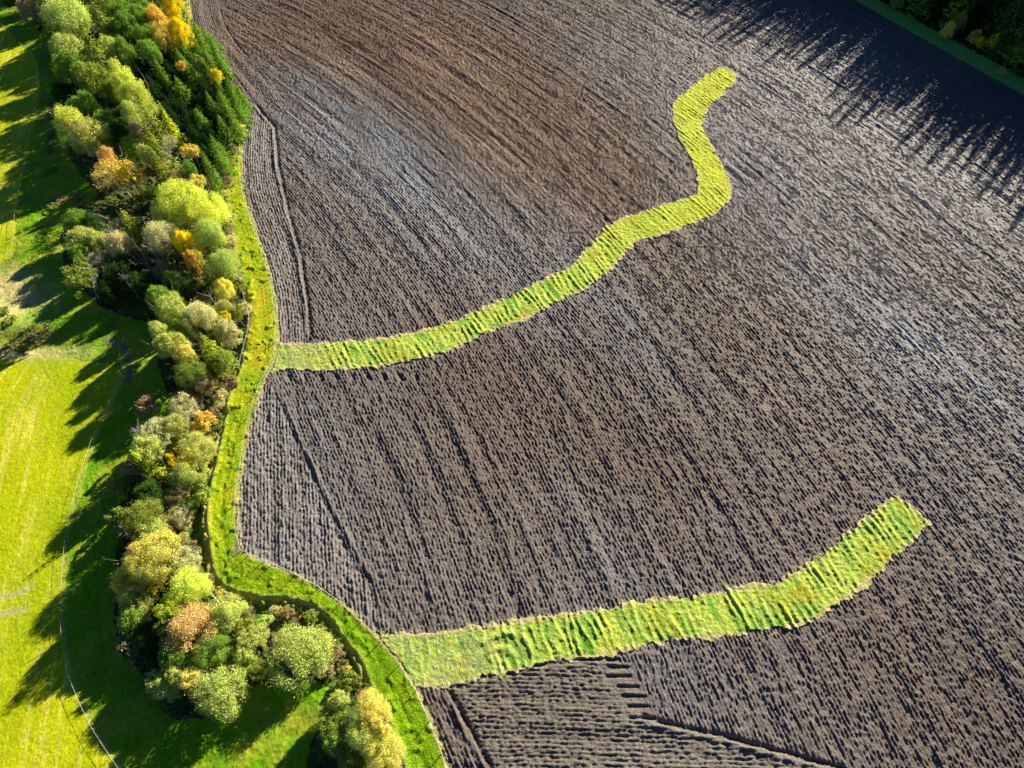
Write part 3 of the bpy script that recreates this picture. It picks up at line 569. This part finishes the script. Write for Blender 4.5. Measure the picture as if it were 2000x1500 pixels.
#TREES
# ------------------------------------------------------------------ the trees of the belt, one row each: kind, crown centre in the photo, crown radius (px), height (m), leaf colour, label
TREES = [
('big',134,32,46,13,'P','large pale green leafy tree at the top left corner beside the dark meadow edge'),
('mid',66,11,24,9,'BR','brown thin-leaved tree left of the large pale tree in the top left corner'),
('mid',24,-20,26,10,'DG','dark tree cut off by the frame above the top left meadow corner'),
('mid',129,97,26,12,'P','pale green tree on the meadow edge just below the large top left tree'),
('spruce',205,52,20,17,'OL','olive conifer right of the large pale tree near the top left'),
('spruce',193,112,24,19,'SL','tall sunlit spruce with drooping boughs near the top left of the belt'),
('mid',238,17,20,12,'G','mid green round tree at the top edge right of the olive conifer'),
('mid',269,34,26,12,'G','wide mid green tree near the top edge left of the yellow trees'),
('mid',246,53,20,12,'G','green tree tucked under the wide green tree near the top edge'),
('tall',305,33,20,12,'YO','amber tree left of the brightest yellow tree at the top edge'),
('tall',333,9,20,12,'Y','brightest yellow tree standing at the top edge by the field'),
('tall',347,60,20,12,'Y','yellow-green pointed tree beside the field edge below the top yellow tree'),
('mid',319,76,19,11,'YO','golden orange tree just left of the pointed yellow-green tree'),
('mid',280,78,16,11,'G','small bright green tree left of the golden orange tree'),
('mid',291,106,18,11,'G','green tree below the golden orange tree near the plantation'),
('mid',246,101,16,12,'G','small green tree right of the tall drooping spruce top'),
('mid',221,100,17,12,'P','light green tree just behind the tall drooping spruce'),
('mid',249,126,14,9,'G','small cone-like green tree in a dark gap above the plantation'),
('mid',148,134,28,13,'G','green tree on the meadow side left of the tall drooping spruce'),
('mid',176,152,30,13,'OL','dark olive broadleaf tree below the tall drooping spruce'),
('mid',122,180,20,8,'DG','low dark green tree at the meadow edge in the shade'),
('tall',243,164,26,15,'B','bright tall tree at the head of the pale diagonal ridge of crowns'),
('big',266,196,30,15,'B','brightest crown in the middle of the pale diagonal ridge of trees'),
('tall',134,236,30,14,'B','bright pale tree standing at the left rim of the belt over the shaded meadow'),
('mid',170,266,30,12,'P','rounded pale tree touching the bright tree at the left rim'),
('mid',174,207,16,11,'G','small green tree in the dark hollow right of the meadow edge'),
('mid',230,258,22,9,'DG','dim green tree inside the dark hollow of the belt'),
('mid',208,236,22,9,'DG','dim bluish tree at the back of the dark hollow'),
('spruce',296,240,24,18,'SL','tall sunlit olive spruce at the middle of the diagonal row'),
('tall',258,227,19,14,'P','slender light green tree left of the tall olive spruce'),
('tall',270,262,14,11,'BR','slender grey-brown tree below the slender light green tree'),
('spruce',334,250,19,14,'YG','yellow-green conifer on the edge of the dark plantation'),
('spruce',310,298,26,16,'SL','broad olive spruce standing above the half-bare autumn tree'),
('thin',227,335,42,10,'YO','half-bare tree with red, orange and grey twigs beside the shaded meadow'),
('mid',212,312,17,10,'O','small rust red crown on top of the half-bare tree'),
('small',254,347,13,8,'Y','small yellow crown at the right side of the half-bare tree'),
('mid',288,308,15,11,'P','small pale tree left of the broad olive spruce'),
('spruce',318,334,20,13,'SL','short olive spruce below the broad olive spruce'),
('small',375,303,14,9,'YO','small orange-yellow round tree at the foot of the dark plantation'),
('small',428,157,12,8,'Y','small yellow tree by the field edge at the right rim of the plantation'),
('small',358,137,9,8,'YO','tiny orange tree among the dark young spruces'),
('small',389,129,11,9,'OL','tiny olive-brown tree near the upper rim of the plantation'),
('spruce',408,330,17,12,'SG','bright green spruce above the large pale pair of crowns'),
('mid',372,338,12,9,'G','small green tree left of the bright green spruce'),
('small',390,366,15,9,'PY','small pale yellow tree just above the large pale pair of crowns'),
('thin',336,291,14,11,'PK','small grey leafless tree right of the broad olive spruce'),
('spruce',423,372,13,9,'SG','small green spruce beside the brown brush at the track'),
('mid',352,352,14,8,'BR','small pinkish brown tree above the large pale pair of crowns'),
('big',355,398,40,12,'B','left one of the two large bright pale crowns by the track'),
('big',406,412,38,12,'B','right one of the two large bright pale crowns by the track'),
('mid',322,424,22,10,'P','pale tree at the lower left of the two large bright crowns'),
('mid',310,392,20,11,'DG','dark green tree behind the two large bright crowns on the left'),
('small',278,420,11,7,'DG','small dark tree in the shade left of the large bright crowns'),
('mid',146,432,20,9,'G','green tree at the top left tip of the lone grove'),
('mid',180,434,19,8,'DG','darker green tree at the top of the lone grove'),
('mid',156,466,25,9,'P','pale green round tree at the left end of the lone grove'),
('mid',190,468,19,9,'P','pale green tree right beside the round tree at the left end of the grove'),
('mid',157,494,20,8,'G','green tree at the lower left of the lone grove'),
('dead',207,438,0,11,'P','grey leafless tree poking out above the lone grove'),
('spruce',262,450,28,14,'SL','large olive conifer with arching boughs at the top of the lone grove'),
('mid',230,478,25,11,'PK','pinkish pale tree left of the arching olive conifer'),
('thin',190,508,19,9,'PK','whitish twiggy tree at the left side of the grove'),
('pine',156,538,29,13,'OL','open-crowned pine with its bare trunk showing at the grove\'s lower left'),
('dead',289,508,0,13,'P','tall pale dead trunk with broken branches in the middle of the grove'),
('dead',309,500,0,11,'P','second pale dead trunk just right of the tall dead trunk'),
('dead',252,556,0,9,'P','spreading dead tree in deep shade at the foot of the grove'),
('big',319,462,31,11,'PK','broad pinkish pale crown left of the brilliant yellow tree'),
('mid',364,480,18,11,'Y','brilliant yellow crown in the grove beside the track'),
('mid',382,508,16,9,'YO','golden lower crown hanging below the brilliant yellow crown'),
('big',412,464,28,11,'P','pale crown on the track side just right of the brilliant yellow tree'),
('big',436,510,28,11,'P','pale leaning crown on the track side below the pale crown by the yellow tree'),
('spruce',400,522,18,12,'OL','olive conifer between the yellow tree and the pale leaning crown'),
('mid',434,560,18,8,'PY','small creamy tree at the bottom of the grove beside the brush'),
('mid',241,532,27,9,'DG','dark green tree in the shaded centre left of the grove'),
('mid',283,548,22,8,'DG','dark tree at the foot of the tall pale dead trunk'),
('mid',350,552,26,8,'DG','dark green tree under the brilliant yellow tree'),
('mid',318,532,16,7,'BR','brown shrubby tree right of the tall pale dead trunk'),
('mid',212,560,22,7,'DG','shaded low tree between the pine and the spreading dead tree'),
('mid',312,582,20,9,'G','dark rimmed green tree at the top of the middle clump'),
('mid',333,608,26,10,'P','pale green tree near the top left of the middle clump'),
('mid',356,640,23,8,'G','green tree low in the centre of the middle clump'),
('tall',344,586,12,9,'P','thin pale treetop standing up in the middle clump'),
('big',392,618,32,10,'PK','creamy pale tree behind the fallen grey branches'),
('mid',437,640,22,8,'PK','pinkish grey tree at the right of the middle clump'),
('mid',437,598,15,8,'P','small pale tree beside the fallen grey branches'),
('small',440,620,9,7,'Y','tiny yellow tuft of a tree in the middle clump'),
('small',462,608,14,6,'OL','small olive bushy tree beside the ditch'),
('dead',413,592,0,9,'P','grey dead branches leaning out above the creamy pale tree'),
('tall',313,648,18,10,'P','pale pointed tree at the left side of the middle clump'),
('mid',337,678,27,10,'P','pale tree with bright tips at the lower left of the middle clump'),
('mid',364,698,21,9,'PY','yellow-brown tree between the pale tree and the olive conifer'),
('spruce',412,684,30,12,'SL','wide olive-yellow conifer at the bottom of the middle clump by the ditch'),
('mid',433,706,20,8,'OL','olive tree tucked under the wide olive-yellow conifer'),
('big',376,728,30,8,'OL','dull brown-green tree in half shade at the foot of the middle clump'),
('mid',342,716,20,7,'DG','dark green tree at the lower left foot of the middle clump'),
('mid',398,748,20,6,'BR','low brown tree where the middle clump thins out'),
('mid',358,802,25,7,'PK','pale tan tree at the top of the narrow belt left of the amber round tree'),
('small',391,816,20,6,'YO','amber round tree at the top of the narrow belt beside the ditch'),
('thin',314,846,28,9,'PK','grey twiggy tree on the left at the top of the narrow belt'),
('mid',345,832,20,8,'P','pale tree between the tan tree and the grey twiggy tree'),
('big',384,872,30,8,'P','pale spreading tree above the golden yellow tree by the ditch'),
('mid',291,878,27,9,'P','pale tree with grey branches on the meadow side above the yellow-green conifer'),
('small',356,893,24,8,'Y','golden yellow tree in the middle of the narrow belt'),
('spruce',284,908,22,10,'YG','yellow-green conifer with drooping fronds on the meadow side'),
('big',358,924,32,8,'P','wide pale tree directly below the golden yellow tree'),
('small',255,920,15,7,'BR','brown bush-like tree at the meadow side of the yellow-green conifer'),
('mid',342,958,20,6,'BR','brown-orange tree below the wide pale tree'),
('mid',293,964,27,7,'DG','deep green tree above the large dark olive crown'),
('thin',344,1000,22,5,'PK','low bare brown thicket tree beside the ditch'),
('big',277,1018,40,9,'OL','large dark olive crown on the meadow side of the narrow belt'),
('mid',294,1042,25,8,'P','pale tree just under the large dark olive crown'),
('dead',266,1050,0,9,'P','white branching dead tree at the side of the golden trees'),
('mid',318,1064,28,9,'PY','creamy yellow crown on top of the big golden tree'),
('big',298,1096,42,10,'PY','big golden tree with an orange rim in the lower belt'),
('mid',350,1090,28,8,'PK','straw coloured tree right of the big golden tree'),
('mid',276,1080,16,9,'O','orange leaved limb-like crown at the left of the big golden tree'),
('mid',246,1130,25,9,'PY','pale yellow tree sticking out on the meadow side below the golden tree'),
('small',308,1142,20,8,'Y','small warm yellow crown under the big golden tree'),
('big',366,1150,40,9,'B','brilliant lime crown by the ditch above the rust orange tree'),
('mid',336,1186,25,8,'YG','lime green tree left under the brilliant lime crown'),
('big',268,1168,36,9,'P','large grey-green crown on the meadow side below the golden tree'),
('mid',258,1204,27,8,'G','green tree at the lower edge of the large grey-green crown'),
('big',366,1226,52,9,'O','wide rust orange tree in the lower belt'),
('mid',276,1248,30,6,'DG','dark green tree in the shade left of the rust orange tree'),
('mid',306,1262,24,5,'DG','dark low tree just left below the rust orange tree'),
('big',445,1198,34,8,'P','pale green tree right of the rust orange tree'),
('mid',430,1222,25,7,'P','pale green tree hard against the right side of the rust orange tree'),
('mid',494,1242,22,6,'P','round pale tree at the bend of the ditch'),
('small',517,1212,12,4,'P','small pale sapling beside the bend of the ditch'),
('mid',474,1276,20,6,'P','small round pale tree left below the tree at the ditch bend'),
('big',416,1273,32,7,'G','green round tree below the rust orange tree on its right'),
('mid',341,1274,25,7,'G','green tree directly below the rust orange tree'),
('mid',374,1286,20,6,'G','small green tree between the two green trees below the rust orange one'),
('mid',505,1310,17,5,'OL','olive tree left of the big lone round tree'),
('mid',478,1322,16,4,'DG','small dark tree above the shaded grass beside the round crowns'),
('big',588,1268,60,7.5,'P','big lone round pale tree standing inside the bend of the ditch'),
('mid',318,1334,31,7,'P','pale round tree at the lower left end of the belt'),
('mid',346,1316,20,6,'P','small crown behind the pale round tree at the lower left end'),
('big',422,1352,52,7.5,'P','large round pale tree at the bottom of the belt above the open shadow'),
('mid',376,1328,22,7,'PY','yellowish crown between the two round trees at the bottom of the belt'),
('small',676,1326,21,4,'OL','small olive tree standing alone in the ditch below the big round tree'),
('mid',664,1368,18,6,'P','pale tree at the top of the last clump by the track'),
('big',724,1384,36,7.5,'PY','bright straw-yellow tree in the last clump next to the track'),
('mid',740,1412,26,7,'PY','straw-yellow crown just below the bright one in the last clump'),
('big',712,1434,34,7,'P','pale crown in the centre of the last clump at the bottom edge'),
('big',752,1474,36,7,'PY','pale yellow tree cut by the bottom edge beside the track'),
('mid',645,1408,26,5.5,'OL','sparse olive tree on the grass left of the last clump'),
('mid',658,1444,26,5,'G','sparse green tree at the lower left of the last clump'),
('mid',690,1492,28,5,'OL','olive tree cut by the bottom edge left of the pale yellow one'),
]
for kind, u, v, r, h, c, lab in TREES:
    if v > 1120: h *= .86
    if v > 1110 and u < 330: h *= .80
    if 420 < v < 600 and u < 300: h *= .82
    cat = {'spruce': 'spruce', 'pine': 'pine', 'dead': 'dead tree'}.get(kind, 'tree')
    plant(kind, u, v, r, h, K[c], lab, cat, 'trees of the belt between meadow and field')

# the plantation of young spruces and the dim trees filling the belt
def poisson(poly, gap, tries=4000, seed=1, taken=()):
    rg = random.Random(seed); pts = list(taken); out = []; a = np.array(poly); x0, y0 = a.min(0); x1, y1 = a.max(0)
    for _ in range(tries):
        p = (rg.uniform(x0, x1), rg.uniform(y0, y1))
        if not inside(np.array([p[0]]), np.array([p[1]]), a)[0]: continue
        if all(math.hypot(p[0] - q[0], p[1] - q[1]) > gap for q in pts): pts.append(p); out.append(p)
    return out
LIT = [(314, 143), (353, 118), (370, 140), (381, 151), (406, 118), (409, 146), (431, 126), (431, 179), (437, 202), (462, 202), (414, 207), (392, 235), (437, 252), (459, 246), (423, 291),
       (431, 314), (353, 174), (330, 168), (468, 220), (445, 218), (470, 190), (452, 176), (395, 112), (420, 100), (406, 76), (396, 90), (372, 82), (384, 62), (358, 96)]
for i, (u, v) in enumerate(LIT):
    h = 7 + random.random() * 1.6
    plant('spruce', u, v, 15 + random.random() * 5, h, K['SG'], 'young green spruce catching the sun at the field side of the plantation', 'spruce', 'young spruces of the plantation at the field corner', cc=.5)  # sunlit copy: sunlight put into a brighter needle colour
taken = [G(u, v, 5) for u, v in LIT]; random.seed(5)
for p in poisson(P([(300, 100), (350, 90), (400, 110), (440, 160), (462, 200), (462, 260), (440, 320), (400, 330), (350, 280), (320, 220), (285, 160)]), 3.0, 6000, 3, taken):
    plant('spruce', 380, 200, 14 + random.random() * 6, random.uniform(5, 6.8), K['SD'], 'dark young spruce in the shaded heart of the plantation', 'spruce', 'young spruces in the shade of the plantation', at=p)  # shaded copy of the same spruce: shade put into the needle colour
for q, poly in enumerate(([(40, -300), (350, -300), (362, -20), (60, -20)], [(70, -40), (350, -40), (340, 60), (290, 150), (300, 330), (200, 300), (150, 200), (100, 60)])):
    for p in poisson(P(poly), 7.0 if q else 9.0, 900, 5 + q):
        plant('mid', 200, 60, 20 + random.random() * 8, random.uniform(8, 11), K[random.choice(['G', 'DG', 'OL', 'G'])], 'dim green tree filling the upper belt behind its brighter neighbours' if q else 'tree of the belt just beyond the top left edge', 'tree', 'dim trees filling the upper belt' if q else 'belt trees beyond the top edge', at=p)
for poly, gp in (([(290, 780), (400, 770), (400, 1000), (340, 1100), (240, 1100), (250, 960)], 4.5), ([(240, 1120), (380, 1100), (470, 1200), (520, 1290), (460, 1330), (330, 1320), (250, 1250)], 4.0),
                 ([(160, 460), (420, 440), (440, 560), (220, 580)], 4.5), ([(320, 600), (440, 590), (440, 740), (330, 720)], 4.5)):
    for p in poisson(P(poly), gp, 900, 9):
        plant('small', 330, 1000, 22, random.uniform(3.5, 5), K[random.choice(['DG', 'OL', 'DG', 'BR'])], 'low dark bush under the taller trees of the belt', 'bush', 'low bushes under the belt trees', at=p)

# brown brush along the rim of the track and the ditch
BR = [(340, 20), (352, 50), (362, 82), (376, 104), (396, 130), (448, 178), (466, 250), (462, 268), (452, 292), (446, 312), (436, 336), (434, 356), (440, 380), (442, 402), (444, 424), (446, 446), (450, 468), (455, 490), (458, 512), (462, 534), (466, 556),
      (468, 580), (474, 600), (452, 575), (450, 640), (446, 664), (448, 740), (436, 756), (428, 770), (420, 786), (412, 800), (402, 832), (404, 842), (398, 860), (392, 900), (386, 960), (350, 1018), (352, 1044), (366, 1060), (378, 1088), (392, 1128),
      (530, 1186), (556, 1194), (570, 1212), (600, 1200), (640, 1240), (655, 1275), (664, 1305), (642, 1308), (700, 1350), (452, 1180), (480, 1190)]
for i, (u, v) in enumerate(BR):
    plant('twiggy' if i % 2 else 'bush', u + random.uniform(-3, 3), v, 9 + random.random() * 5, random.uniform(1.4, 2.6), K[random.choice(['BR', 'PK', 'PY', 'OL', 'BR'])], 'brown autumn bush along the rim between the trees and the track', 'bush', 'brush along the ditch and track rim')
for i in range(52):     # rank growth down in the ditch
    t = random.random(); k = random.randrange(len(DITCH2) - 1); a, b = DITCH2[k], DITCH2[k + 1]
    plant('bush', a[0] + (b[0] - a[0]) * t + random.uniform(-9, 9), a[1] + (b[1] - a[1]) * t + random.uniform(-9, 9), 6 + random.random() * 4, random.uniform(.7, 1.3), K[random.choice(['OL', 'G', 'DG', 'BR', 'PY'])], 'small rank bush growing down in the dark ditch', 'bush', 'growth in the ditch')
for i, (u, v) in enumerate([(452, 262), (448, 350), (120, 388), (150, 382), (105, 402), (96, 330), (24, 628), (10, 610), (60, 655), (40, 672)]):
    plant('bush', u, v, 10, random.uniform(.8, 1.5), K[random.choice(['BR', 'OL'])], 'low brown scrub on the rough grass at the left side', 'bush', 'scrub on the rough grass')

# ------------------------------------------------------------------ the tall spruce forest beyond the far verge
ea, eb = np.array(G(1690, -16)), np.array(G(2010, 158)); ed = (eb - ea) / np.hypot(*(eb - ea)); en = np.array([-ed[1], ed[0]])
if en @ np.array([1, 1]) < 0: en = -en
FB = [(1868, 52, 'OL', 'tallest yellow-olive tree leaning out of the dark forest edge', 11), (1846, 66, 'YO', 'yellow-olive tree just left of the tallest one at the forest edge', 8), (1897, 80, 'YO', 'small amber tree at the forest edge', 6), (1908, 90, 'Y', 'small yellow sapling beside the amber tree at the forest edge', 5),
      (1934, 90, 'Y', 'bright yellow tree at the forest edge', 7), (1746, 12, 'OL', 'faint yellow tree low at the forest edge near the top', 6), (1948, 150, 'P', 'pale sapling at the foot of the forest edge', 3), (1982, 108, 'G', 'light green tree at the right end of the forest edge', 9)]
for u, v, c, lab, h in FB:
    plant('tall', u + 9, v - 13, 11 if h > 5 else 8, h * .8, K[c], lab, 'tree', 'yellowing trees along the forest edge')
random.seed(11)
far_pts = []
for row in range(5):
    s = -175.0
    while s < 120:
        s += random.uniform(2.7, 4.3) * (1 if row < 2 else 1.6)
        p = ea + ed * s + en * (4.0 + row * 5.6 + random.uniform(-1.6, 1.6))
        if row >= 3 and (abs(p[0]) > frame_x(p[1], 0.1) or p[1] > 262): continue
        if s < -120 and row > 1: continue
        far_pts.append(p)
for p in far_pts:
    sa = float((p - ea) @ ed)
    h = random.choice([22, 24, 25, 26, 28]) * random.uniform(.92, 1.08) * (.99 + .36 * min(1, max(0, -sa / 110)))
    plant('tallspruce', 0, 0, None, h, K[random.choice(['SD', 'SD', 'S', 'SG'])], 'tall dark spruce of the forest beyond the far green verge', 'spruce', 'tall spruces of the forest beyond the field', at=(p[0], p[1]))

# ------------------------------------------------------------------ wire fences
def post_mesh(h, w=.05):
    V, Fq = tube_np([(0, 0, -.3), (0, 0, h * .97), (0, 0, h)], [w, w * .9, w * .45], 6); return mesh_np('post', V, Fq, [M['post']])
POST = post_mesh(1.25, .075); THIN = post_mesh(1.05, .045)
def fence(pts, label, gap, wires=(1.0, .65), wr=.014, post=POST, gaps=()):
    line = P(pts); cum = [0]
    for i in range(len(line) - 1): cum.append(cum[-1] + float(np.hypot(*(line[i + 1] - line[i]))))
    def at(s):
        i = min(max(np.searchsorted(cum, s) - 1, 0), len(line) - 2); t = (s - cum[i]) / (cum[i + 1] - cum[i]); return line[i] + (line[i + 1] - line[i]) * t
    n = min(98, max(2, int(cum[-1] / gap) + 1)); ps = [at(cum[-1] * k / (n - 1)) for k in range(n)]
    base = Vector((ps[0][0], ps[0][1], zat(*ps[0]))); root = bpy.data.objects.new('wire_fence', None); C.objects.link(root); root.location = base
    tag(root, label, 'fence')
    w3 = []
    for p in ps:
        q = (p[0] + random.uniform(-.05, .05), p[1] + random.uniform(-.05, .05), zat(*p)); w3.append(q)
        o = bpy.data.objects.new('post', post); C.objects.link(o); o.parent = root; o.location = Vector(q) - base; o.rotation_euler = (random.gauss(0, .05), random.gauss(0, .05), 0)
        o.scale = (1, 1, random.uniform(.9, 1.1))
    for hz in wires:
        path = [np.array([q[0] - base.x, q[1] - base.y, q[2] - base.z + hz]) for q in w3]
        V, Fq = tube_np(path, [wr] * len(path), 4); link('wire', mesh_np('wire', V, Fq, [M['wire']]), root)
off = lambda pts, dx: [(u + dx, v) for u, v in pts]
fence([p for p in off(FIELD_EDGE, -5) if 190 < p[1] < 1100], 'long wire fence between the grass track and the ploughed field', 4.2)
fence([p for p in off(FIELD_EDGE, -4) if 1080 < p[1] < 1560], 'wire fence around the lower bend of the track beside the ploughed field', 4.2)
fence([p for p in off(FIELD_EDGE, -3) if -40 < p[1] < 190], 'wire fence along the field edge at the top of the plantation', 4.2)
fence([(470, 546), (480, 590), (489, 622), (487, 650), (478, 672), (472, 700), (469, 715)], 'short wire fence on the ditch side of the track at the gateway', 3.6, post=THIN)
fence([(540, 668), (542, 700), (532, 722), (520, 742)], 'short fence corner where the upper grass strip meets the track', 3.0, post=THIN)
fence(MEADOW_FENCE, 'wire fence curving down the upper left meadow', 4.5, (.95,), .015, THIN)
fence(MEADOW_FENCE2, 'wire fence running down the lower left meadow', 4.5, (.95,), .015, THIN)

# fallen grey stems by the brilliant lime crown
for i, (a, b) in enumerate((((408, 1158), (428, 1178)), ((412, 1153), (432, 1182)))):
    p, q = G(*a), G(*b); V, Fq = tube_np([(p[0], p[1], 2.6), ((p[0] + q[0]) / 2, (p[1] + q[1]) / 2, 1.7), (q[0], q[1], .1)], [.05, .10, .13], 6)
    me = mesh_np('fallen_stem', V, Fq, [M['pale_bark']], True)
    tag(link('fallen_stem', me), 'grey fallen stem leaning beside the brilliant lime crown, ' + ('the upper one' if i == 0 else 'the lower one nearer the ditch'), 'fallen stem', 'fallen stems')
